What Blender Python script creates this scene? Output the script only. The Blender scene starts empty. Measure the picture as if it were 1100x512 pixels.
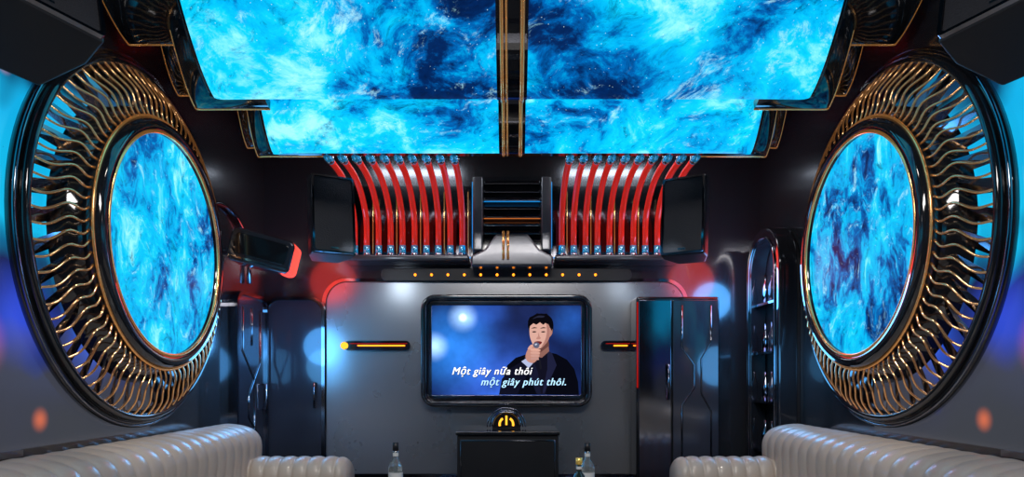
import bpy, math, random, bmesh
from mathutils import Vector, Matrix
random.seed(4)
F=740.0; CX=550.0; HY=404.0; CZ=1.2
def X(px,d): return (px-CX)*d/F
def Z(py,d): return CZ+(HY-py)*d/F
sc=bpy.context.scene
col=sc.collection

# ---------------- materials ----------------
def lin(c): return tuple([(x/12.92 if x<=0.04045 else ((x+0.055)/1.055)**2.4) for x in c])
def new(name):
    m=bpy.data.materials.new(name); m.use_nodes=True
    nt=m.node_tree; b=nt.nodes['Principled BSDF']; return m,nt,b
def pbr(name,color,rough=0.4,metal=0.0,emis=None,es=0.0,var=0.06,scale=6,bump=0,coat=0):
    m,nt,b=new(name)
    b.inputs['Base Color'].default_value=(*color,1); b.inputs['Metallic'].default_value=metal
    tc=nt.nodes.new('ShaderNodeTexCoord'); n=nt.nodes.new('ShaderNodeTexNoise'); n.inputs['Scale'].default_value=scale
    n.inputs['Detail'].default_value=4
    nt.links.new(tc.outputs['Object'],n.inputs['Vector'])
    mr=nt.nodes.new('ShaderNodeMapRange'); mr.inputs['To Min'].default_value=max(0,rough-var); mr.inputs['To Max'].default_value=rough+var
    nt.links.new(n.outputs['Fac'],mr.inputs['Value']); nt.links.new(mr.outputs['Result'],b.inputs['Roughness'])
    if emis: b.inputs['Emission Color'].default_value=(*emis,1); b.inputs['Emission Strength'].default_value=es
    if coat: b.inputs['Coat Weight'].default_value=coat; b.inputs['Coat Roughness'].default_value=0.05
    if bump:
        n2=nt.nodes.new('ShaderNodeTexNoise'); n2.inputs['Scale'].default_value=120
        nt.links.new(tc.outputs['Object'],n2.inputs['Vector'])
        bp=nt.nodes.new('ShaderNodeBump'); bp.inputs['Strength'].default_value=bump; bp.inputs['Distance'].default_value=0.003
        nt.links.new(n2.outputs['Fac'],bp.inputs['Height']); nt.links.new(bp.outputs['Normal'],b.inputs['Normal'])
    return m
def emit(name,c,s=1.0):
    m,nt,b=new(name); b.inputs['Base Color'].default_value=(0,0,0,1); b.inputs['Roughness'].default_value=1; b.inputs['Specular IOR Level'].default_value=0
    b.inputs['Emission Color'].default_value=(*lin(c),1); b.inputs['Emission Strength'].default_value=s
    return m
def nebula(name,strength=1.0,scale=1.0,off=(0,0,0),stretch=(1,1,1),rot=0.5,bias=0.0,dark=None):
    m,nt,b=new(name); N=nt.nodes; L=nt.links
    tc=N.new('ShaderNodeTexCoord'); mp=N.new('ShaderNodeMapping')
    mp.inputs['Location'].default_value=off; mp.inputs['Scale'].default_value=stretch; mp.inputs['Rotation'].default_value=(rot*.5,rot,rot*.3)
    L.new(tc.outputs['Object'],mp.inputs['Vector'])
    w=N.new('ShaderNodeTexNoise'); w.inputs['Scale'].default_value=1.3*scale; w.inputs['Detail'].default_value=3
    L.new(mp.outputs[0],w.inputs['Vector'])
    vm=N.new('ShaderNodeVectorMath'); vm.operation='MULTIPLY_ADD'; vm.inputs[1].default_value=(.6,.6,.6)
    L.new(w.outputs['Color'],vm.inputs[0]); L.new(mp.outputs[0],vm.inputs[2])
    n=N.new('ShaderNodeTexNoise'); n.inputs['Scale'].default_value=1.4*scale; n.inputs['Detail'].default_value=14; n.inputs['Roughness'].default_value=0.70; n.inputs['Distortion'].default_value=0.15
    L.new(vm.outputs[0],n.inputs['Vector'])
    fac=n.outputs['Fac']
    if dark:   # (x,y,z,radius,amount) big dark nebula regions
        for (dx,dy,dz,rad,amt) in dark:
            d=N.new('ShaderNodeVectorMath'); d.operation='DISTANCE'; d.inputs[1].default_value=(dx,dy,dz); L.new(tc.outputs['Object'],d.inputs[0])
            q=N.new('ShaderNodeMapRange'); q.interpolation_type='SMOOTHSTEP'; q.inputs['From Min'].default_value=rad; q.inputs['From Max'].default_value=0; q.inputs['To Min'].default_value=0; q.inputs['To Max'].default_value=amt
            L.new(d.outputs['Value'],q.inputs['Value'])
            s=N.new('ShaderNodeMath'); s.operation='SUBTRACT'; L.new(fac,s.inputs[0]); L.new(q.outputs[0],s.inputs[1]); fac=s.outputs[0]
    r=N.new('ShaderNodeValToRGB'); cr=r.color_ramp
    st=[(0.29,(0.01,0.05,0.17)),(0.40,(0.01,0.15,0.36)),(0.455,(0.0,0.38,0.68)),(0.51,(0.0,0.66,0.90)),(0.60,(0.04,0.80,0.97)),(0.70,(0.60,0.96,1.0))]
    cr.elements[0].position=st[0][0]-bias; cr.elements[0].color=(*lin(st[0][1]),1)
    cr.elements[1].position=st[-1][0]-bias; cr.elements[1].color=(*lin(st[-1][1]),1)
    for p,c in st[1:-1]:
        e=cr.elements.new(p-bias); e.color=(*lin(c),1)
    L.new(fac,r.inputs['Fac'])
    mp2=N.new('ShaderNodeMapping'); mp2.inputs['Rotation'].default_value=(0.3,0.7,0.4); mp2.inputs['Scale'].default_value=(1,1,2.6); L.new(vm.outputs[0],mp2.inputs['Vector'])
    n3=N.new('ShaderNodeTexNoise'); n3.inputs['Scale'].default_value=2.6*scale; n3.inputs['Detail'].default_value=12; n3.inputs['Roughness'].default_value=0.80
    L.new(mp2.outputs[0],n3.inputs['Vector'])
    q3=N.new('ShaderNodeMapRange'); q3.inputs['From Min'].default_value=0.455; q3.inputs['From Max'].default_value=0.32; q3.inputs['To Max'].default_value=.92
    L.new(n3.outputs['Fac'],q3.inputs['Value'])
    mx0=N.new('ShaderNodeMix'); mx0.data_type='RGBA'; mx0.inputs['B'].default_value=(*lin((0.0,0.14,0.36)),1)
    L.new(q3.outputs[0],mx0.inputs['Factor']); L.new(r.outputs['Color'],mx0.inputs['A'])
    q4=N.new('ShaderNodeMapRange'); q4.inputs['From Min'].default_value=0.56; q4.inputs['From Max'].default_value=0.68; q4.inputs['To Max'].default_value=.9
    L.new(n3.outputs['Fac'],q4.inputs['Value'])
    mx=N.new('ShaderNodeMix'); mx.data_type='RGBA'; mx.inputs['B'].default_value=(0.45,0.9,1,1)
    L.new(q4.outputs[0],mx.inputs['Factor']); L.new(mx0.outputs['Result'],mx.inputs['A'])
    v=N.new('ShaderNodeTexVoronoi'); v.inputs['Scale'].default_value=30; L.new(tc.outputs['Object'],v.inputs['Vector'])
    m3=N.new('ShaderNodeMapRange'); m3.inputs['From Min'].default_value=0.09; m3.inputs['From Max'].default_value=0.04; m3.inputs['To Max'].default_value=.7
    L.new(v.outputs['Distance'],m3.inputs['Value'])
    mx2=N.new('ShaderNodeMix'); mx2.data_type='RGBA'; mx2.inputs['B'].default_value=(0.7,0.95,1,1)
    L.new(m3.outputs[0],mx2.inputs['Factor']); L.new(mx.outputs['Result'],mx2.inputs['A'])
    b.inputs['Base Color'].default_value=(0,0,0,1); b.inputs['Roughness'].default_value=0.3; b.inputs['Specular IOR Level'].default_value=0.1
    L.new(mx2.outputs['Result'],b.inputs['Emission Color']); b.inputs['Emission Strength'].default_value=strength
    return m

BLACK=pbr('black_gloss',(0.012,0.013,0.016),0.08,0.0,coat=1.0)
BCHROME=pbr('black_chrome',(0.26,0.27,0.31),0.10,1.0,var=0.05)
CHROME=pbr('chrome',(0.75,0.77,0.8),0.1,1.0,var=0.04)
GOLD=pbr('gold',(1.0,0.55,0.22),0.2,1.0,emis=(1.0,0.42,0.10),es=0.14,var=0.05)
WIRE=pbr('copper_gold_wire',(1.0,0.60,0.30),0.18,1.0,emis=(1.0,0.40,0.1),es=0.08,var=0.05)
WALL=pbr('dark_grey_wall',(0.10,0.105,0.118),0.17,0.8,var=0.06,scale=2,coat=.6)
CEIL=pbr('dark_ceiling',(0.03,0.033,0.04),0.12,0.5,coat=.6)
PANEL=pbr('satin_grey_panel',(0.34,0.35,0.37),0.28,0.7,var=0.04,scale=1.5)
GREY=pbr('gunmetal_cover',(0.14,0.145,0.16),0.22,0.6,coat=.3)
FLOOR=pbr('dark_marble_floor',(0.02,0.02,0.024),0.1,0.0)
LEATHER=pbr('beige_leather',(0.46,0.39,0.33),0.34,0,bump=0.3,coat=.15)
MATTE=pbr('matte_black',(0.013,0.013,0.016),0.45)
GRILL=pbr('speaker_grille',(0.022,0.023,0.028),0.38,0.4,bump=0.8)
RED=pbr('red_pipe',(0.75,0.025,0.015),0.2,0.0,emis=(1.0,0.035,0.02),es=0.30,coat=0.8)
REAR=pbr('smoked_mirror',(0.10,0.10,0.115),0.12,1.0)
BLUECAP=pbr('blue_steel_fitting',(0.3,0.6,0.8),0.2,1.0,emis=(0.0,0.4,0.8),es=0.25)
DOOR=pbr('door_lacquer',(0.055,0.06,0.08),0.15,0.5,coat=.8)
ORANGE=emit('orange_led',(1.0,0.55,0.12),3.0)
STRIP=emit('amber_strip',(1.0,0.55,0.25),0.8)
YEL=emit('yellow_led',(1.0,0.7,0.2),1.8)
REDL=emit('red_led',(0.75,0.1,0.07),0.8)
BLUEL=emit('blue_led',(0.1,0.6,0.95),1.0)
NEB1=nebula('nebula_film_a',1.2,1.0,(3.1,0,1.2),(1,1,1.5),0.6,0.05,[(-.35,3.8,2.95,.8,.11),(.35,3.85,2.85,.65,.12),(.75,3.7,2.9,.4,.07)])
NEB2=nebula('nebula_film_b',1.25,1.15,(7.7,2,0.2),(1,1,1.6),0.3,0.065)
NEB3=nebula('nebula_disc',1.15,1.8,(0.4,5,2.2),(1,1.3,0.9),0.9,0.035)

# ---------------- geometry helpers ----------------
def empty(name):
    e=bpy.data.objects.new(name,None); e.empty_display_size=0.1; col.objects.link(e); return e
def mk(name,verts,faces,mat,parent=None,smooth=False,bevel=0,seg=2):
    me=bpy.data.meshes.new(name); me.from_pydata([tuple(v) for v in verts],[],faces); me.update()
    bm=bmesh.new(); bm.from_mesh(me); bmesh.ops.recalc_face_normals(bm,faces=bm.faces); bm.to_mesh(me); bm.free()
    me.materials.append(mat)
    o=bpy.data.objects.new(name,me); col.objects.link(o)
    if parent: o.parent=parent
    if smooth:
        for p in me.polygons: p.use_smooth=True
    if bevel:
        b=o.modifiers.new('bevel','BEVEL'); b.width=bevel; b.segments=seg; b.limit_method='ANGLE'; b.angle_limit=math.radians(40)
        for p in me.polygons: p.use_smooth=True
        o.modifiers.new('wn','WEIGHTED_NORMAL')
    return o
def box(name,x0,x1,y0,y1,z0,z1,mat,parent=None,bevel=0,M=None):
    v=[Vector((x,y,z)) for x in (x0,x1) for y in (y0,y1) for z in (z0,z1)]
    if M: v=[M@p for p in v]
    f=[(0,1,3,2),(4,6,7,5),(0,4,5,1),(2,3,7,6),(0,2,6,4),(1,5,7,3)]
    return mk(name,v,f,mat,parent,bevel=bevel)
def prism(name,pts,w0,w1,mat,parent=None,fn=None,bevel=0):
    fn=fn or (lambda u,v,w:(u,w,v))
    n=len(pts)
    vs=[fn(u,v,w0) for u,v in pts]+[fn(u,v,w1) for u,v in pts]
    fs=[tuple(range(n)),tuple(range(2*n-1,n-1,-1))]+[(i,(i+1)%n,n+(i+1)%n,n+i) for i in range(n)]
    return mk(name,vs,fs,mat,parent,bevel=bevel)
def ringprism(name,po,pi,w0,w1,mat,parent=None,fn=None,bevel=0):
    fn=fn or (lambda u,v,w:(u,w,v))
    n=len(po); vs=[]
    for pts in (po,pi):
        for w in (w0,w1): vs+= [fn(u,v,w) for u,v in pts]
    fs=[]
    for i in range(n):
        j=(i+1)%n
        fs+=[(i,j,n+j,n+i),(2*n+i,2*n+j,3*n+j,3*n+i),(i,j,2*n+j,2*n+i),(n+i,n+j,3*n+j,3*n+i)]
    return mk(name,vs,fs,mat,parent,bevel=bevel)
def rr(x0,x1,z0,z1,r,k=8):
    if not isinstance(r,(list,tuple)): r=[r]*4   # bl, br, tr, tl
    out=[]
    for (cx,cz,a0,rad) in ((x0+r[0],z0+r[0],180,r[0]),(x1-r[1],z0+r[1],270,r[1]),(x1-r[2],z1-r[2],0,r[2]),(x0+r[3],z1-r[3],90,r[3])):
        for i in range(k+1):
            a=math.radians(a0+90*i/k); out.append((cx+rad*math.cos(a),cz+rad*math.sin(a)))
    return out
def tubes(name,paths,rad,mat,parent=None,seg=8,closed=False):
    vs=[];fs=[]
    for pts in paths:
        pts=[Vector(p) for p in pts]; n=len(pts); base=len(vs)
        up=None
        for i,p in enumerate(pts):
            if closed: t=(pts[(i+1)%n]-pts[i-1]).normalized()
            else: t=(pts[min(i+1,n-1)]-pts[max(i-1,0)]).normalized()
            if up is None:
                up=Vector((0,0,1)) if abs(t.z)<0.8 else Vector((1,0,0))
            a=(up-t*up.dot(t)).normalized(); up=a; b=t.cross(a)
            for k in range(seg):
                q=2*math.pi*k/seg; vs.append(p+a*math.cos(q)*rad+b*math.sin(q)*rad)
        m=n if closed else n-1
        for i in range(m):
            j=(i+1)%n
            for k in range(seg):
                l=(k+1)%seg
                fs.append((base+i*seg+k,base+i*seg+l,base+j*seg+l,base+j*seg+k))
        if not closed:
            fs.append(tuple(base+k for k in range(seg))); fs.append(tuple(base+(n-1)*seg+k for k in range(seg)))
    return mk(name,vs,fs,mat,parent,smooth=True)
def lathe(name,prof,fn,mat,parent=None,n=48,smooth=True,closedprof=False):
    vs=[];fs=[]
    m=len(prof)
    for i in range(n):
        a=2*math.pi*i/n
        for r,h in prof: vs.append(fn(r*math.cos(a),r*math.sin(a),h))
    for i in range(n):
        j=(i+1)%n
        for k in range(m if closedprof else m-1):
            l=(k+1)%m
            fs.append((i*m+k,j*m+k,j*m+l,i*m+l))
    return mk(name,vs,fs,mat,parent,smooth=smooth)

W=2.3; BY=6.4; H=3.4
# ---------------- room shell ----------------
box('floor',-W-.1,W+.1,-1.1,BY+.1,-0.1,0,FLOOR)
box('ceiling',-W-.1,W+.1,-1.1,BY+.1,H,H+.1,CEIL)
box('wall_left',-W-.1,-W,-1.1,BY+.1,0,H,WALL)
box('wall_right',W,W+.1,-1.1,BY+.1,0,H,WALL)
box('wall_back',-W,W,BY,BY+.1,0,H,WALL)
box('wall_front',-W,W,-1.1,-1.0,0,H,WALL)

# ---------------- feature panel on back wall ----------------
fp=empty('feature_panel')
prism('slab',rr(X(350,6.33),X(735,6.33),0.30,Z(302,6.33),0.2,10),6.33,6.398,PANEL,fp,bevel=0.012)
ringprism('edge_trim',rr(X(346,6.35),X(739,6.35),0.27,Z(299,6.35),0.22,10),rr(X(350,6.35),X(735,6.35),0.30,Z(302,6.35),0.2,10),6.345,6.398,BCHROME,fp)
lb=empty('led_dot_bar')
prism('housing',rr(X(410,6.3),X(678,6.3),Z(302,6.3),Z(288.5,6.3),0.05),6.27,6.398,MATTE,lb,bevel=0.006)
for i in range(12):
    cx=X(446+i*17.6,6.27); cz=Z(295,6.27)
    prism('led_%d'%(i+1),[(cx+.012*math.cos(a*math.pi/6),cz+.012*math.sin(a*math.pi/6)) for a in range(12)],6.262,6.272,ORANGE,lb)
def slot(x0,x1,y,dot):
    e=empty('recessed_strip_light')
    xa,xb=X(x0,6.32),X(x1,6.32); zc=Z(y,6.32)
    ringprism('frame',rr(xa,xb,zc-.045,zc+.045,0.044),rr(xa+.01,xb-.01,zc-.036,zc+.036,0.034),6.30,6.33,BCHROME,e)
    prism('recess',rr(xa+.01,xb-.01,zc-.036,zc+.036,0.034),6.322,6.3295,BLACK,e)
    prism('light_strip',rr(xa+.12,xb-.05,zc-.006,zc+.006,0.005,3),6.312,6.322,ORANGE,e)
    prism('red_strip',rr(xa+.05,xb-.03,zc+.016,zc+.022,0.002,2),6.316,6.322,REDL,e)
    if dot:
        lathe('round_lamp',[(0.0001,6.29),(.025,6.292),(.032,6.30),(.035,6.33)],lambda a,b_,h:(xa-.0+a,h,zc+b_),YEL,e,n=24)
slot(370,441,371,True); slot(645,680,371,False)

# ---------------- TV ----------------
tv=empty('television')
fx0,fx1,fz0,fz1=X(452,6.2),X(636,6.2),Z(437,6.2),Z(316,6.2)
sx0,sx1,sz0,sz1=X(464,6.24),X(624,6.24),Z(424,6.24),Z(328,6.24)
prism('back_box',rr(fx0+.01,fx1-.01,fz0+.01,fz1-.01,.12),6.262,6.3295,MATTE,tv)
ringprism('outer_frame',rr(fx0,fx1,fz0,fz1,.13),rr(fx0+.05,fx1-.05,fz0+.05,fz1-.05,.07),6.19,6.262,BLACK,tv,bevel=0.012)
ringprism('chrome_inlay',rr(fx0+.018,fx1-.018,fz0+.018,fz1-.018,.11),rr(fx0+.03,fx1-.03,fz0+.03,fz1-.03,.10),6.182,6.19,CHROME,tv)
ringprism('inner_bezel',rr(fx0+.05,fx1-.05,fz0+.05,fz1-.05,.07),rr(sx0,sx1,sz0,sz1,.012),6.225,6.262,BCHROME,tv,bevel=0.005)
m,nt,b=new('tv_screen_image'); N=nt.nodes; L=nt.links
tc=N.new('ShaderNodeTexCoord')
def spotnode(N,L,tc,pos,rad,colr):
    vd=N.new('ShaderNodeVectorMath'); vd.operation='DISTANCE'; vd.inputs[1].default_value=pos; L.new(tc.outputs['Object'],vd.inputs[0])
    mr=N.new('ShaderNodeMapRange'); mr.interpolation_type='SMOOTHSTEP'; mr.inputs['From Min'].default_value=rad; mr.inputs['From Max'].default_value=0; L.new(vd.outputs['Value'],mr.inputs['Value'])
    sc_=N.new('ShaderNodeVectorMath'); sc_.operation='SCALE'; sc_.inputs[0].default_value=lin(colr); L.new(mr.outputs[0],sc_.inputs['Scale']); return sc_.outputs[0]
rgb=N.new('ShaderNodeRGB'); rgb.outputs[0].default_value=(*lin((0.07,0.13,0.32)),1)
cur=rgb.outputs[0]
for px,py,rd,cc in [(485,372,.5,(0.16,0.50,0.88)),(497,341,.16,(0.7,0.85,1.0)),(497,341,.05,(1,1,1)),(466,372,.16,(0.75,0.88,1.0)),(540,424,.7,(0.20,0.38,0.80)),(612,345,.25,(0.10,0.3,0.6)),(520,335,.3,(0.12,0.28,0.6))]:
    o_=spotnode(N,L,tc,(X(px,6.25),6.25,Z(py,6.25)),rd,cc); ad=N.new('ShaderNodeVectorMath'); ad.operation='ADD'; L.new(cur,ad.inputs[0]); L.new(o_,ad.inputs[1]); cur=ad.outputs[0]
nz=N.new('ShaderNodeTexNoise'); nz.inputs['Scale'].default_value=5; nz.inputs['Detail'].default_value=3; L.new(tc.outputs['Object'],nz.inputs['Vector'])
mr=N.new('ShaderNodeMapRange'); mr.inputs['From Min'].default_value=.3; mr.inputs['From Max'].default_value=.7; mr.inputs['To Min'].default_value=.7; mr.inputs['To Max'].default_value=1.15; L.new(nz.outputs['Fac'],mr.inputs['Value'])
mu=N.new('ShaderNodeVectorMath'); mu.operation='SCALE'; L.new(cur,mu.inputs[0]); L.new(mr.outputs[0],mu.inputs['Scale'])
b.inputs['Base Color'].default_value=(0,0,0,1); L.new(mu.outputs[0],b.inputs['Emission Color']); b.inputs['Emission Strength'].default_value=1.25; b.inputs['Roughness'].default_value=.3; b.inputs['Specular IOR Level'].default_value=.1
box('screen',sx0,sx1,6.25,6.2615,sz0,sz1,m,tv)
def smooth_closed(pts,k=5):
    out=[];n=len(pts)
    for i in range(n):
        p0,p1,p2,p3=[Vector(pts[(i+j-1)%n]) for j in range(4)]
        for s in range(k):
            t=s/k
            out.append(tuple(0.5*((2*p1)+(-p0+p2)*t+(2*p0-5*p1+4*p2-p3)*t*t+(-p0+3*p1-3*p2+p3)*t**3)))
    return out
lay=[0]
def pic(name,pts,c,sm=True,s=1.0,step=1):
    lay[0]+=step; y=6.2495-lay[0]*0.0004
    if sm: pts=smooth_closed(pts)
    pts=[(min(max(a,464.3),623.7),min(max(bb,328.3),423.7)) for a,bb in pts]
    prism(name,[(X(a,6.245),Z(bb,6.245)) for a,bb in pts],y,y+0.0003,emit(name+'_col',c,s),tv)
pic('singer_jacket',[(538,424),(540,408),(545,392),(554,384),(566,380),(575,381),(586,377),(598,380),(609,386),(617,396),(621,410),(622,424)],(0.03,0.035,0.075),False)
pic('singer_shirt',[(570,381),(588,376),(591,392),(586,424),(578,424),(573,400)],(0.07,0.07,0.13),False)
pic('singer_lapel_left',[(565,380),(570,380),(578,400),(581,424),(577,424),(567,400),(562,388)],(0.09,0.10,0.19),False)
pic('singer_lapel_right',[(588,376),(593,379),(598,392),(591,407),(584,424),(583,420),(588,396)],(0.12,0.13,0.24),False)
pic('singer_neck',[(572,364),(588,361),(590,377),(582,384),(573,382)],(0.58,0.40,0.36),False)
pic('singer_neck_shadow',[(576,372),(589,364),(590,371),(581,378)],(0.42,0.27,0.25),False)
pic('singer_hair_back',[(569,356),(567,348),(570,341),(577,337),(585,337),(592,341),(594.5,348),(593.5,357),(589,362),(573,360)],(0.03,0.03,0.05))
pic('singer_ear',[(590,353),(593,352),(593.2,358),(590,361.5)],(0.72,0.50,0.44))
pic('singer_face',[(569.5,350),(574,345),(582,343.5),(588,347),(591,354),(590,363),(585.5,370),(579.5,374),(573.5,371),(570,364),(568.8,357)],(0.88,0.68,0.62))
pic('singer_face_shade',[(587,346),(590.6,353),(590,363),(585.5,370),(581,373.6),(585.5,365),(587.5,356)],(0.70,0.49,0.45))
pic('singer_fringe',[(568,351),(567,345),(569,340.5),(573,338.8),(577,336.2),(582,337.4),(587,336.4),(591,340),(594,347),(592.8,355.5),(590.8,351.5),(588.8,348),(586,346.8),(583.5,348.6),(580,346),(576,348.6),(573,347)],(0.04,0.035,0.06),False)
pic('singer_hair_sheen',[(572,342.5),(578,339),(585,339.3),(583,340.8),(577,341)],(0.15,0.16,0.24))
for nm,c in (('left',573.9),('right',583.6)):
    pic('singer_brow_'+nm,[(c-3.4,352.6),(c,351.2),(c+3.2,352.1),(c,352.4)],(0.16,0.10,0.09))
    pic('singer_eye_'+nm,[(c-2.5,356.3),(c,355.4),(c+2.5,356.1),(c,357.0)],(0.12,0.08,0.09))
pic('singer_nose',[(578.6,357),(579.6,361),(581,363.2),(578,364.3),(576,363.4),(577.8,361)],(0.76,0.54,0.49))
pic('singer_mouth',[(574,367.4),(577.5,366.2),(582,367),(580.5,369.6),(576.5,370)],(0.45,0.16,0.17))
pic('singer_sleeve',[(536,424),(539,407),(549,395),(559,389),(567,386),(573,393),(567,402),(560,413),(556,424)],(0.065,0.07,0.14),False)
pic('singer_cuff',[(560,388),(567,383.5),(572.5,390),(568,395)],(0.72,0.76,0.9),False)
pic('singer_hand',[(564.5,383),(566.5,376),(571,372),(577,373),(579.5,378),(578.5,384),(573,389.5),(567,388)],(0.78,0.56,0.50))
for i in range(4):
    yy=375.5+i*3.2
    pic('singer_finger_%d'%(i+1),[(570.5,yy-1.1),(576.5,yy-1.5),(580.4-.5*i,yy-.1),(579.8-.5*i,yy+1.3),(575.6,yy+1.2),(570.5,yy+.9)],(0.90-0.04*i,0.68-0.03*i,0.61-.02*i))
pic('singer_thumb',[(566.8,374.5),(569.6,370.6),(572,369.9),(572.6,371.6),(570,375)],(0.88,0.66,0.6))
pic('microphone_body',[(578.6,386),(580.6,385.6),(582,396),(580,396.4)],(0.10,0.10,0.14),False)
pic('microphone_head',[(572.8,371),(573.4,368.4),(576.2,367.4),(579,368.6),(579.4,371.6),(577.5,373.6),(574.6,373.4)],(0.38,0.39,0.48))
pic('microphone_glint',[(574.4,369.8),(576,368.8),(577.2,369.6),(575.4,370.8)],(0.8,0.82,0.9))
def cap(txt,x0,x1,ybase,c,nm,h):
    for k,(cc,dx,dz,yy) in enumerate((((0.02,0.02,0.08),.006,-.006,6.2290),(c,0,0,6.2280),(c,.0035,0,6.2284))):
        cu=bpy.data.curves.new(nm,'FONT'); cu.body=txt; cu.size=h; cu.shear=0.3; cu.space_character=1.12
        o=bpy.data.objects.new((nm+'_shadow',nm,nm+'_weight')[k],cu); col.objects.link(o)
        cu.materials.append(emit(nm+'_c%d'%k,cc,1.4)); bpy.context.view_layer.update()
        w=o.dimensions.x; tw=(x1-x0)*6.235/F
        o.location=(X(x0,6.235)+dx,yy,Z(ybase,6.235)+dz); o.rotation_euler=(math.radians(90),0,0); o.scale=(tw/w,1,1); o.parent=tv
cap('Một giây nữa thôi',485,571,402,(1,1,1),'caption_line_upper',0.095)
cap('một giây phút thôi.',516,607,413.5,(0.70,0.88,1),'caption_line_lower',0.095)

# ---------------- ceiling light boxes (convex shells) ----------------
def bez(b,c,t,n=12):
    out=[]
    for i in range(n+1):
        q=i/n; out.append(Vector((0,(1-q)**2*b[0]+2*q*(1-q)*c[0]+q*q*t[0],(1-q)**2*b[1]+2*q*(1-q)*c[1]+q*q*t[1])))
    return out
def peval(pr,q):
    n=len(pr)-1; f=min(max(q,0),1)*n; i=min(int(f),n-1); p=pr[i].lerp(pr[i+1],f-i)
    d=(pr[i+1]-pr[i]).normalized(); nrm=Vector((0,d.z,-d.y))
    if nrm.y>0: nrm=-nrm
    return p,nrm
def shell(name,pr,xin,xout,er,back,rise,off,mat,parent,s,thick=.012):
    us=[(xin+(xout-er-xin)*i/8,0) for i in range(8)]+[(xout-er+er*math.sin(a),1-math.cos(a)) for a in [k*math.pi/2/12 for k in range(13)]]
    nv=16; vs=[];fs=[];nu=len(us)
    for side in (0,1):
        for x,e in us:
            v0=rise*e**1.2
            for j in range(nv+1):
                q=v0+(1-v0)*j/nv; p,nr=peval(pr,q)
                p=p+nr*(off-side*thick)
                vs.append((s*x,p.y+back*e,p.z))
    B=nu*(nv+1)
    for i in range(nu-1):
        for j in range(nv):
            a=i*(nv+1)+j; c=a+nv+1
            fs.append((a,c,c+1,a+1)); fs.append((B+a,B+c,B+c+1,B+a+1))
    for i in range(nu-1):
        a=i*(nv+1); c=a+nv+1; fs.append((a,c,B+c,B+a)); fs.append((a+nv,c+nv,B+c+nv,B+a+nv))
    for j in range(nv):
        fs.append((j,j+1,B+j+1,B+j)); a=(nu-1)*(nv+1)+j; fs.append((a,a+1,B+a+1,B+a))
    o=mk(name,vs,fs,mat,parent,smooth=True)
    m_=o.modifiers.new('es','EDGE_SPLIT'); m_.split_angle=math.radians(50)
    return [vs[i*(nv+1)] for i in range(nu)]+[vs[(nu-1)*(nv+1)+j] for j in range(nv+1)]
pr1=bez((3.98,2.80),(3.72,2.80),(3.30,3.38),16)
pr2=bez((4.56,2.675),(4.40,2.68),(4.18,3.05),16)
def lightbox(pr,xin,xout,er,mat):
    e=empty('ceiling_light_box')
    for s,nm in ((-1,'left'),(1,'right')):
        shell('film_'+nm,pr,xin,xout,er,.12,.20,0,mat,e,s)
        ed=shell('casing_'+nm,pr,xin-.004,xout+.02,er,.12,.19,-.02,BCHROME,e,s,.06)
        tubes('edge_bead_'+nm,[ed],.012,BLACK,e)
    return e
lightbox(pr1,.085,1.73,.28,NEB1)
lightbox(pr2,.08,1.60,.20,NEB2)
cd=empty('ceiling_divider')
for i,pr in enumerate((pr1,pr2)):
    vs=[];fs=[];n=len(pr)
    for q in range(n):
        p,nr=peval(pr,q/(n-1)); 
        for x,o_ in ((-.085,.004),(.085,.004),(.085,-.07),(-.085,-.07)):
            pp=p+nr*o_; vs.append((x,pp.y,pp.z))
    for q in range(n-1):
        for k in range(4):
            l=(k+1)%4; fs.append((q*4+k,q*4+l,q*4+4+l,q*4+4+k))
    fs.append((0,1,2,3)); fs.append(tuple((n-1)*4+k for k in range(4)))
    mk('strip_%d'%i,vs,fs,BLACK,cd)
    for k,x in enumerate((-.055,-.03,.055)):
        pts=[]
        for q in range(n):
            p,nr=peval(pr,q/(n-1)); p=p+nr*.014; pts.append((x,p.y,p.z))
        tubes('gold_rail_%d_%d'%(i,k),[pts],(.010,.006,.012)[k],GOLD,cd)
    nb=9 if i==0 else 5
    for k in range(nb):
        wd=.02+.03*((k*7)%3)/2
        p,nr=peval(pr,.04+.9*k/nb); p2,nr2=peval(pr,.04+.9*k/nb+wd)
        a=p+nr*.006; c=p2+nr2*.006
        mk('cross_bar_%d_%d'%(i,k),[(-.078,a.y,a.z),(.078,a.y,a.z),(.078,c.y,c.z),(-.078,c.y,c.z)],[(0,1,2,3)],CHROME if k%3==1 else BCHROME,cd)
def fin(pr_,xo,off,er,mat):
    e=empty('ceiling_surround_fin')
    for s,nm in ((-1,'left'),(1,'right')):
        ed=shell('plate_'+nm,pr_,xo-.45,xo,er,.06,.14,off,mat,e,s,.05)
        tubes('gold_trim_'+nm,[ed],.006,GOLD,e)
fin(bez((4.13,2.80),(3.95,2.80),(3.62,3.37)),1.90,0,.14,BLACK)
fin(bez((4.22,2.92),(4.05,2.92),(3.85,3.37)),2.05,0,.12,BCHROME)
fin(bez((3.95,3.10),(3.75,3.10),(3.45,3.38)),2.20,0,.12,BLACK)
fin(bez((4.70,2.70),(4.58,2.70),(4.42,3.05)),1.74,0,.10,BLACK)
fin(bez((4.82,2.80),(4.70,2.80),(4.52,3.2)),1.86,0,.10,BCHROME)
hd=empty('pipe_header_soffit')
box('body',-1.62,1.62,4.90,5.22,2.90,H-.003,BLACK,hd,bevel=.02)
box('lip',-1.6,1.6,5.16,5.225,2.87,2.90,BCHROME,hd)

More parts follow.
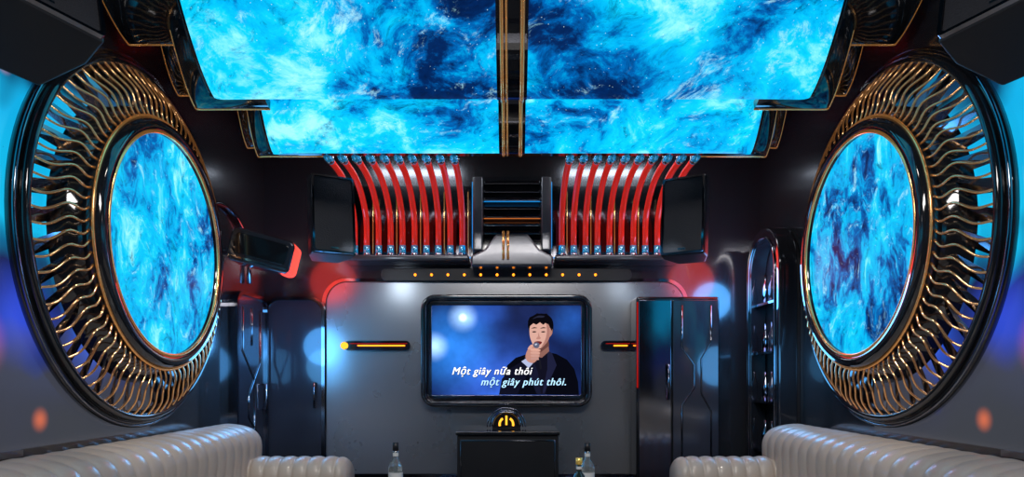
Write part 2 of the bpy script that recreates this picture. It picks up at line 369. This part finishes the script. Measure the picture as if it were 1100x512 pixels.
# ---------------- red pipes ----------------
def bank(sg):
    e=empty('red_pipe_bank'); paths=[];caps=[];flang=[];rods=[]
    n=10
    for i in range(n):
        x=sg*(.445+i*.107)
        pts=[(x,5.30,2.875),(x,5.42,2.872)]
        for k in range(15):
            a=math.radians(90-90*k/14); pts.append((x,5.50+.67*math.cos(a),2.50+.37*math.sin(a)))
        pts+=[(x,6.17,2.36)]
        paths.append(pts)
        caps.append([(x,6.17,2.37),(x,6.17,2.29)]); caps.append([(x,5.24,2.875),(x,5.36,2.873)])
        flang.append([(x,6.17,2.30),(x,6.17,2.277)]); flang.append([(x,5.30,2.874),(x,5.325,2.873)])
        if i%2==0: rods.append([(x+.05,6.2,2.30),(x+.05,6.2,2.86)])
    tubes('pipes',paths,.0265,RED,e,seg=12)
    tubes('fittings',caps,.029,BLUECAP,e,seg=12)
    tubes('flanges',flang,.036,CHROME,e,seg=12)
    tubes('copper_rods',rods,.005,GOLD,e,seg=6)
    a,b_=sorted((sg*.38,sg*1.50))
    box('tray',a,b_,6.08,6.398,2.225,2.275,GREY,e,bevel=.015)
    box('rear_plate',a,b_,6.34,6.398,2.276,2.95,REAR,e)
    box('blue_strip',a,b_,6.32,6.34,2.285,2.295,BLUEL,e)
bank(-1); bank(1)
cdx=empty('centre_duct_panel')
box('back_plate',-.355,.355,6.2,6.398,2.2,3.0,BLACK,cdx,bevel=.02)
for k in range(7):
    z=2.46+k*.075
    box('louvre_%d'%k,-.25,.25,6.13,6.2,z,z+.03,CHROME if k%3==1 else BCHROME,cdx,bevel=.008)
box('amber_line',-.25,.25,6.125,6.1295,2.60,2.604,STRIP,cdx)  # glowing line painted for the orange reflection on the duct
box('blue_line',-.25,.25,6.125,6.1295,2.75,2.755,BLUEL,cdx)  # likewise painted, for the duct's blue reflection
for s in (-1,1):
    box('side_post_%d'%s,s*.30-.045,s*.30+.045,6.02,6.2,2.3,2.95,GREY,cdx,bevel=.015)
    box('blue_edge_%d'%s,s*.35-.004,s*.35+.004,6.1,6.2,2.34,2.92,BLUEL,cdx)
prism('apron',[( -.36,2.16),(.36,2.16),(.36,2.25),(.24,2.31),(.14,2.44),(-.14,2.44),(-.24,2.31),(-.36,2.25)],6.0,6.199,GREY,cdx,bevel=.02)
tubes('gold_pipe',[[(-.075,5.98,2.22),(-.075,5.98,2.46)],[(-.035,5.98,2.22),(-.035,5.98,2.46)]],.011,GOLD,cdx)

# ---------------- speakers ----------------
def speaker(name,c,size,rz,rx,wallx=None,ry=0):
    e=empty(name); sx,sy,sz=size
    M=Matrix.Translation(c)@Matrix.Rotation(rz,4,'Z')@Matrix.Rotation(rx,4,'X')@Matrix.Rotation(ry,4,'Y')
    def fn(u,v,w): return tuple(M@Vector((u,v,w)))
    pts=[(-sx/2,-sy/2),(sx/2,-sy/2),(sx/2,-sy*.1),(sx*.32,sy/2),(-sx*.32,sy/2),(-sx/2,-sy*.1)]
    prism('cabinet',pts,-sz/2,sz/2,MATTE,e,fn,bevel=.012)
    def fn2(u,v,w): return tuple(M@Vector((u,w,v)))
    prism('grille',rr(-sx/2+.02,sx/2-.02,-sz/2+.02,sz/2-.02,.02),-sy/2-.015,-sy/2+.001,GRILL,e,fn2,bevel=.005)
    ringprism('grille_frame',rr(-sx/2+.005,sx/2-.005,-sz/2+.005,sz/2-.005,.02),rr(-sx/2+.02,sx/2-.02,-sz/2+.02,sz/2-.02,.018),-sy/2-.02,-sy/2-.001,BCHROME,e,fn2)
    prism('badge',rr(-.03,.03,-sz*.44,-sz*.44+.012,.003,2),-sy/2-.02,-sy/2-.0151,CHROME,e,fn2)
    q=M@Vector((0,sy/2-.02,0))
    if wallx is not None: tubes('bracket',[[q,Vector(wallx)]],.022,BCHROME,e,seg=10)
    return e
speaker('mounted_loudspeaker',Vector((X(353,5.45),5.45,Z(236,5.45))),(.34,.27,.62),math.radians(30),math.radians(-6),(-1.72,6.39,2.5))
speaker('mounted_loudspeaker',Vector((X(739,5.45),5.45,Z(237,5.45))),(.34,.27,.62),math.radians(-30),math.radians(-6),(1.72,6.39,2.5))
speaker('ceiling_hung_loudspeaker',Vector((-1.87,2.60,2.71)),(.42,.34,.66),math.radians(60),math.radians(-24),(-1.95,2.75,3.39),ry=math.radians(8))
speaker('ceiling_hung_loudspeaker',Vector((1.94,2.60,2.71)),(.42,.34,.66),math.radians(-60),math.radians(-24),(1.98,2.75,3.39),ry=math.radians(-8))

# ---------------- side rings ----------------
CY=4.2; CR=1.99
def ring(s):
    e=empty('round_feature_light')
    fn=lambda a,b_,h:(s*h,CY+a,CR+b_)
    lathe('back_plate',[(1.0,2.286),(1.10,2.286),(1.10,2.262),(1.08,2.25),(1.04,2.25),(1.02,2.27),(1.0,2.286)],fn,BLACK,e,n=96)
    lathe('outer_tube',[(1.04+.025*math.cos(t),2.235+.025*math.sin(t)) for t in [k*math.pi/8 for k in range(16)]],fn,BLACK,e,n=96,closedprof=True)
    lathe('rim_bead',[(1.088+.010*math.cos(t),2.252+.010*math.sin(t)) for t in [k*math.pi/6 for k in range(12)]],fn,BCHROME,e,n=96,closedprof=True)
    lathe('inner_bowl',[(.72,2.14),(.76,2.17),(.80,2.22),(.83,2.28)],fn,BLACK,e,n=96)
    lathe('inner_collar',[(.655,2.14),(.66,2.09),(.68,2.06),(.72,2.06),(.74,2.09),(.745,2.16)],fn,BLACK,e,n=96)
    lathe('gold_rim',[(.662+.010*math.cos(t),2.072+.010*math.sin(t)) for t in [k*math.pi/4 for k in range(8)]],fn,GOLD,e,n=96,closedprof=True)
    lathe('gold_rim_outer',[(.75+.007*math.cos(t),2.10+.007*math.sin(t)) for t in [k*math.pi/4 for k in range(8)]],fn,GOLD,e,n=96,closedprof=True)
    lathe('disc',[(.001,2.10),(.35,2.10),(.66,2.10)],fn,NEB3,e,n=96)
    paths=[]
    n=84
    for i in range(n):
        a0=2*math.pi*i/n; ph=random.uniform(-.5,.5); pts=[]
        for k in range(19):
            t=k/18; r=.75+.285*t
            a=a0+ (.014*math.sin(2*math.pi*1.6*t+ph))/r+.08*t
            h=2.12+.11*t-.035*math.sin(math.pi*t)
            pts.append((s*h,CY+r*math.cos(a),CR+r*math.sin(a)))
        paths.append(pts)
    tubes('gold_wires',paths,.0062,WIRE,e,seg=6)
    vs=[];fs=[]
    for i in range(42):
        a0=2*math.pi*(i+.5)/42
        for (r,h,da) in ((.80,2.20,0),(1.02,2.262,.09),(1.02,2.268,.16),(.80,2.235,.10)):
            vs.append((s*h,CY+r*math.cos(a0+da),CR+r*math.sin(a0+da)))
        q=i*4; fs.append((q,q+1,q+2,q+3))
    mk('smoked_lamellae',vs,fs,BCHROME,e)
ring(-1); ring(1)

def glow(s):  # added glowing panels; blurred reflections of the glossy walls painted into their colour
    m,nt,b=new('ambient_screen_image'); N=nt.nodes; L=nt.links
    tc=N.new('ShaderNodeTexCoord'); sp=N.new('ShaderNodeSeparateXYZ'); L.new(tc.outputs['Object'],sp.inputs[0])
    nz=N.new('ShaderNodeTexNoise'); nz.inputs['Scale'].default_value=2.6; nz.inputs['Detail'].default_value=1.5; L.new(tc.outputs['Object'],nz.inputs['Vector'])
    ma=N.new('ShaderNodeMath'); ma.operation='MULTIPLY_ADD'; ma.inputs[1].default_value=1.0; L.new(nz.outputs['Fac'],ma.inputs[0]); L.new(sp.outputs['Z'],ma.inputs[2])
    mr=N.new('ShaderNodeMapRange'); mr.inputs['From Min'].default_value=1.35; mr.inputs['From Max'].default_value=3.35; L.new(ma.outputs[0],mr.inputs['Value'])
    r=N.new('ShaderNodeValToRGB'); cr=r.color_ramp
    cr.elements[0].position=0; cr.elements[0].color=(*lin((.24,.25,.28)),1)
    cr.elements[1].position=1; cr.elements[1].color=(*lin((.03,.12,.2)),1)
    for p,c in ((.18,(.24,.25,.30)),(.28,(.13,.20,.50)),(.40,(.10,.13,.30)),(.47,(.05,.42,.60)),(.55,(.08,.76,.95)),(.80,(.07,.70,.92)),(.9,(.04,.25,.4))):
        e_=cr.elements.new(p); e_.color=(*lin(c),1)
    L.new(mr.outputs[0],r.inputs['Fac']); cur=r.outputs[0]
    for pos,rd,cc in (((s*2.288,3.34,.99),.075,(.8,.35,.1)),((s*2.288,2.95,1.35),.2,(.7,.32,.40)),((s*2.288,3.2,1.5),.3,(.15,.25,.75)),((s*2.288,3.75,1.4),.3,(.12,.3,.75)),((s*2.288,3.1,2.62),.07,(.9,.35,.12))):  # painted blurred reflections, the low orange one from the emblem
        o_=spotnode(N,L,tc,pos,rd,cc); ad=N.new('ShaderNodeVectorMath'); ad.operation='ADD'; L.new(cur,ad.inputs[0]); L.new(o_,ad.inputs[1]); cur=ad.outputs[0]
    L.new(cur,b.inputs['Emission Color']); b.inputs['Emission Strength'].default_value=.95
    b.inputs['Base Color'].default_value=(0.01,.01,.01,1); b.inputs['Roughness'].default_value=.2
    e=empty('ambient_screen')
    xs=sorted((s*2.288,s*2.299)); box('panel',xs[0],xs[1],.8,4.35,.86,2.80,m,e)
    for k,(z0,z1) in enumerate(((.83,.86),(2.80,2.83))):
        xs=sorted((s*2.27,s*2.299)); box('border_%d'%k,xs[0],xs[1],.78,3.2,z0,z1,BCHROME,e)
glow(-1); glow(1)

# ---------------- doors / cabinets ----------------
def door(name,fn,w,h,pattern):
    e=empty(name)
    prism('leaf',rr(0,w,0,h,[.001,.001,.12,.12]),0,.05,DOOR,e,fn,bevel=.01)
    ringprism('frame',rr(-.03,w+.03,0,h+.03,[.001,.001,.14,.14]),rr(0,w,0,h,[.001,.001,.12,.12]),-.02,.05,BCHROME,e,fn)
    if pattern:
        ps=[[(w*.2,h*.95),(w*.2,h*.75),(w*.6,h*.62),(w*.6,h*.4),(w*.25,h*.3),(w*.25,.1)],
            [(w*.8,h*.95),(w*.8,h*.7),(w*.4,h*.55),(w*.4,h*.45),(w*.8,h*.35),(w*.8,.1)],[(w*.5,h*.95),(w*.5,h*.78)]]
        tubes('embossed_lines',[[fn(u,v,-.004) for u,v in p] for p in ps],.007,BCHROME,e,seg=6)
    tubes('handle',[[fn(w*.88,h*.48,-.0),fn(w*.88,h*.48,-.04),fn(w*.88,h*.6,-.04),fn(w*.88,h*.6,0)]],.009,BCHROME,e)
door('door_1',lambda u,v,w:(-2.25+u,6.34+w,v),.50,1.90,False)
door('door_2',lambda u,v,w:(-2.249-w,5.62+u,v),.66,1.88,True)
cb=empty('tall_glossy_cabinet')
xa,xb=X(684,6.0),X(774,6.0); zt=Z(318,6.0)
box('carcass',xa,xb,6.02,6.325,0.0,zt,BLACK,cb,bevel=.02)
xm=X(722,6.0)
box('door_left',xa+.015,xm-.006,5.995,6.02,.06,zt-.03,BCHROME,cb,bevel=.008)
box('door_right',xm+.006,xb-.015,5.995,6.02,.06,zt-.03,DOOR,cb,bevel=.008)
box('red_edge_light',xa+.004,xa+.010,5.995,6.0195,1.1,zt-.05,REDL,cb)
w_=xb-xm
tubes('pattern_lines',[[(xm+w_*a,5.992,z) for a,z in p] for p in ([(.2,zt-.08),(.2,1.45),(.45,1.3),(.45,1.1),(.2,.95),(.2,.2)],[(.8,zt-.08),(.8,1.5),(.6,1.35),(.6,1.05),(.8,.9),(.8,.2)])],.008,BCHROME,cb,seg=6)
tubes('handle',[[(xm-.04,5.99,1.3),(xm-.04,5.95,1.3),(xm-.04,5.95,1.0),(xm-.04,5.99,1.0)]],.01,BCHROME,cb)
ar=empty('arched_display_niche')
fnr=lambda u,v,w:(w,u,v)
prism('body',rr(5.5,6.2,0.0,2.42,[.001,.001,.33,.33],10),2.27,2.298,MATTE,ar,fnr)
ringprism('edge_frame',rr(5.47,6.23,0.0,2.45,[.001,.001,.35,.35],10),rr(5.56,6.14,0.06,2.36,[.001,.001,.27,.27],10),2.12,2.2705,BLACK,ar,fnr,bevel=.015)
tubes('chrome_bead',[[(2.115,u,v) for u,v in rr(5.55,6.15,0.05,2.37,[.02,.02,.28,.28],10)]],.008,BCHROME,ar,closed=True)
for k in range(4):
    zz=.55+k*.42
    box('shelf_%d'%k,2.15,2.27,5.56,6.14,zz,zz+.02,BCHROME,ar)
    for j in range(3):
        yb=5.70+j*.15
        lathe('bottle_%d_%d'%(k,j),[(.001,0),(.032,0),(.032,.14),(.012,.19),(.012,.25),(.001,.25)],lambda a,b_,h:(2.21+a,yb+b_,zz+.021+h),(BLACK,DOOR,BCHROME)[j],ar,n=16)
wu=empty('projector_unit')
M2=Matrix.Translation((-1.97,5.5,2.18))@Matrix.Rotation(math.radians(14),4,'Y')@Matrix.Rotation(math.radians(10),4,'Z')
def fm(u,v,w): return tuple(M2@Vector((u,w,v)))
prism('body',rr(-.24,.24,-.13,.13,.05),-.2,.2,DOOR,wu,fm,bevel=.02)
prism('front_glass',rr(-.2,.2,-.07,.09,.03),-.215,-.2,BLACK,wu,fm,bevel=.005)
prism('accent_strip',rr(-.22,.22,-.105,-.09,.004,2),-.212,-.2,CHROME,wu,fm)
tubes('mount',[[(-2.0,5.6,2.2),(-2.29,5.75,2.25)]],.03,BCHROME,wu)
tubes('trim_1',[[(-2.27,4.95+.0,2.0)]+[(-2.27,5.45-.5*math.cos(t),2.2+.35*math.sin(t)) for t in [k*math.pi/12 for k in range(13)]]+[(-2.27,5.95,2.0)]],.02,BCHROME)

# ---------------- sofas ----------------
def ribbed(name,prof,fn,a0,a1,rw,mat,parent,endround=.09,depth=.018):
    c=(sum(p[0] for p in prof)/len(prof),min(p[1] for p in prof)+.0)
    n=int((a1-a0)/rw*10); vs=[];m=len(prof); secs=[]
    for i in range(n+1):
        a=a0+(a1-a0)*i/n
        t=abs(math.sin(math.pi*(a-a0)/rw)); ins=depth*(1-t**.45)
        q=1.0
        for dd in ((a1-a),(a-a0)):
            if dd<endround: q=min(q,math.sqrt(max(0.0,1-(1-dd/endround)**2)))
        ins+= endround*(1-q)
        row=[]
        for (u,v) in prof:
            dx,dz=u-c[0],v-(c[1]+.25); l=math.hypot(dx,dz) or 1
            k=max(0,(l-ins))/l; nu,nv=c[0]+dx*k,(c[1]+.25)+dz*k
            if v<c[1]+.02: nv=v
            row.append((nu,nv))
        secs.append((a,row))
    for a,row in secs:
        for u,v in row: vs.append(fn(u,v,a))
    fs=[]
    for i in range(n):
        for k in range(m):
            l=(k+1)%m; fs.append((i*m+k,i*m+l,(i+1)*m+l,(i+1)*m+k))
    fs.append(tuple(range(m))); fs.append(tuple(n*m+k for k in range(m)))
    return mk(name,vs,fs,mat,parent,smooth=True)
def sofa(s):
    e=empty('channel_tufted_sofa')
    bp=smooth_closed([(2.26,.36),(2.26,.6),(2.25,.78),(2.18,.84),(2.06,.845),(1.93,.81),(1.865,.72),(1.87,.55),(1.90,.36)],4)
    bp=[(u,max(v,.36)) for u,v in bp]
    ribbed('backrest',bp,lambda u,v,a:(s*u,a,v),.6,5.22,.135,LEATHER,e,.10)
    ap=smooth_closed([(4.86,.12),(4.84,.4),(4.86,.54),(4.93,.61),(5.03,.62),(5.13,.58),(5.17,.48),(5.17,.12)],4)
    ap=[(u,max(v,.12)) for u,v in ap]
    ribbed('armrest',ap,lambda u,v,a:(s*a,u,v),1.16,1.95,.10,LEATHER,e,.10)
    x0,x1=sorted((s*1.22,s*1.95))
    box('seat_base',x0,x1,.6,4.9,.12,.30,LEATHER,e,bevel=.03)
    for k in range(5):
        y0=.6+k*.86; box('seat_cushion_%d'%k,x0,x1,y0+.005,min(y0+.855,4.84),.30,.45,LEATHER,e,bevel=.05)
    x0,x1=sorted((s*1.3,s*2.25))
    box('plinth',x0,x1,.65,5.12,0,.13,BLACK,e)
    x0,x1=sorted((s*1.93,s*2.25))
    box('back_base',x0,x1,.65,5.12,.13,.4,LEATHER,e)
sofa(-1); sofa(1)

# ---------------- table, bottles, console ----------------
tb=empty('coffee_table')
prism('top',rr(-1.0,1.0,2.9,4.2,.2),.50,.54,BLACK,tb,lambda u,v,w:(u,v,w),bevel=.01)
prism('base',rr(-.7,.7,3.1,4.0,.15),.0,.50,BCHROME,tb,lambda u,v,w:(u,v,w))
GLASS=pbr('dark_green_glass',(0.02,0.035,0.03),0.06,0,coat=1)
CLEAR=pbr('pale_bottle_glass',(0.6,0.68,0.7),0.05,0,coat=1); CLEAR.node_tree.nodes['Principled BSDF'].inputs['Transmission Weight'].default_value=.8
LABEL=pbr('paper_label',(0.8,0.8,0.78),.5); FOIL=pbr('gold_foil',(0.95,.7,.2),.3,.8,emis=(1,.6,.1),es=.15)
def bottle(px,d,h,mat,capm,r=.038):
    e=empty('liquor_bottle'); x=X(px,d); z=.5405
    f=lambda a,b_,hh:(x+a,d+b_,z+hh)
    lathe('glass',[(.001,0),(r,.002),(r,h*.55),(r*.9,h*.62),(r*.45,h*.70),(.014,h*.76),(.013,h*.93),(.001,h*.93)],f,mat,e,n=28)
    lathe('label',[(r+.001,h*.18),(r+.001,h*.48)],f,LABEL,e,n=28)
    lathe('neck_label',[(.0155,h*.76),(.0155,h*.82)],f,LABEL,e,n=20)
    lathe('cap',[(.001,h*.86),(.0165,h*.86),(.0165,h),(.001,h)],f,capm,e,n=20)
bottle(425,3.7,.305,CLEAR,MATTE); bottle(631,3.72,.30,CLEAR,MATTE); bottle(622,3.55,.24,GLASS,FOIL,.032)
def tumbler(px,d):
    x=X(px,d)
    lathe('whisky_glass',[(.001,.002),(.03,.002),(.036,.10),(.033,.10),(.028,.012),(.001,.012)],lambda a,b_,h:(x+a,d+b_,.5405+h),CLEAR,None,n=24)
for p,d in ((440,3.6),(412,3.75),(645,3.6),(611,3.8)): tumbler(p,d)
sb=empty('media_console')
x0,x1=X(491,5.3),X(600,5.3); zt=Z(463,5.3)
box('body',x0,x1,5.3,5.9,0,zt-.03,MATTE,sb,bevel=.008)
box('top',x0-.01,x1+.01,5.28,5.92,zt-.03,zt,BLACK,sb,bevel=.006)
box('front_panel',x0+.02,x1-.02,5.288,5.3,.08,zt-.06,MATTE,sb,bevel=.004)
tubes('front_frame',[[(x0+.03,5.286,.1),(x0+.03,5.286,zt-.07),(x1-.03,5.286,zt-.07),(x1-.03,5.286,.1)]],.004,BCHROME,sb,seg=6)
cl=empty('glowing_round_emblem')
ex=X(544,5.6); ez=zt+.02
arc=[(ex+.115*math.cos(t),ez+.115*math.sin(t)) for t in [math.radians(k*180/20) for k in range(21)]]
prism('plate',[(ex+.115,zt+.001)]+arc+[(ex-.115,zt+.001)],5.58,5.64,BLACK,cl,bevel=.006)
tubes('outer_rim',[[(a,5.575,b_) for a,b_ in arc]],.01,BCHROME,cl)
for rr_ in (.135,.155):
    tubes('halo_arch_%d'%int(rr_*1000),[[(ex+rr_*math.cos(t),5.60,zt+.012+rr_*math.sin(t)) for t in [math.radians(k*9) for k in range(21)]]],.005,BCHROME,cl)
tubes('glow_arc',[[(ex+.055*math.cos(t),5.57,ez+.015+.055*math.sin(t)) for t in [math.radians(90+sg*a) for a in range(32,112,8)]] for sg in (-1,1)],.009,YEL,cl)
tubes('glow_bar',[[(ex,5.57,ez+.01),(ex,5.57,ez+.085)]],.008,YEL,cl)

# ---------------- lights ----------------
def area(name,loc,rot,size,power,c,sy=None):
    l=bpy.data.lights.new(name,'AREA'); l.energy=power; l.color=c; l.size=size
    if sy: l.shape='RECTANGLE'; l.size_y=sy
    o=bpy.data.objects.new(name,l); o.location=loc; o.rotation_euler=[math.radians(a) for a in rot]; col.objects.link(o)
area('ceiling_downlight_panel',(0,1.5,3.35),(22,0,0),2.0,100,(1,.95,.93),.9)  # unseen fill added overhead to brighten sofas and back panel
area('cove_light',(-1.0,5.45,3.37),(0,0,0),.9,11,(.85,.92,1),.25)  # this pair is added above the pipes to bring out their highlights
area('cove_light',(1.0,5.45,3.37),(0,0,0),.9,11,(.85,.92,1),.25)
def pt(name,loc,e,c,spec=0,size=.1):
    l=bpy.data.lights.new(name,'POINT'); l.energy=e; l.color=c; l.shadow_soft_size=size; l.specular_factor=spec
    o=bpy.data.objects.new(name,l); o.location=loc; col.objects.link(o)
def spt(name,loc,to,e,c,ang,spec=.3,blend=.6):
    l=bpy.data.lights.new(name,'SPOT'); l.energy=e; l.color=c; l.spot_size=math.radians(ang); l.shadow_soft_size=.1; l.specular_factor=spec; l.spot_blend=blend
    o=bpy.data.objects.new(name,l); o.location=loc; col.objects.link(o)
    o.rotation_euler=(Vector(to)-o.location).to_track_quat('-Z','Y').to_euler()
for s in (-1,1):
    spt('sofa_spotlight',(s*1.2,3.2,3.0),(s*1.9,4.6,.7),75,(1,.93,.86),65)  # added spots to brighten the sofas, no fixtures modelled
    pt('red_accent_light',(s*1.8,5.85,2.15),7,(1,.06,.04),0,.25)  # added red point light, stands in for reddish wall reflections
    pt('blue_accent_light',(-1.9,5.75,1.5) if s<0 else (2.0,5.9,1.95),14,(.1,.45,1),0,.2)  # added blue point lights for the bluish spill on walls and doors
    pt('blue_accent_light',(s*2.0,5.3,1.3),8,(.12,.5,1),0,.2)
    spt('panel_wall_washer',(s*1.2,5.2,2.2),(s*1.15,6.33,1.6),12 if s<0 else 6,(.75,.88,1),75,0,1)

w=bpy.data.worlds.new('world'); sc.world=w; w.use_nodes=True
w.node_tree.nodes['Background'].inputs[0].default_value=(.05,.08,.12,1); w.node_tree.nodes['Background'].inputs[1].default_value=.3
sc.view_settings.view_transform='Standard'
cam=bpy.data.cameras.new('camera'); co=bpy.data.objects.new('camera',cam); col.objects.link(co)
co.location=(0,0,CZ); co.rotation_euler=(math.radians(90),0,0)
cam.sensor_width=36; cam.lens=36*F/1100; cam.shift_y=(HY-256)/1100; cam.clip_start=.05
sc.camera=co
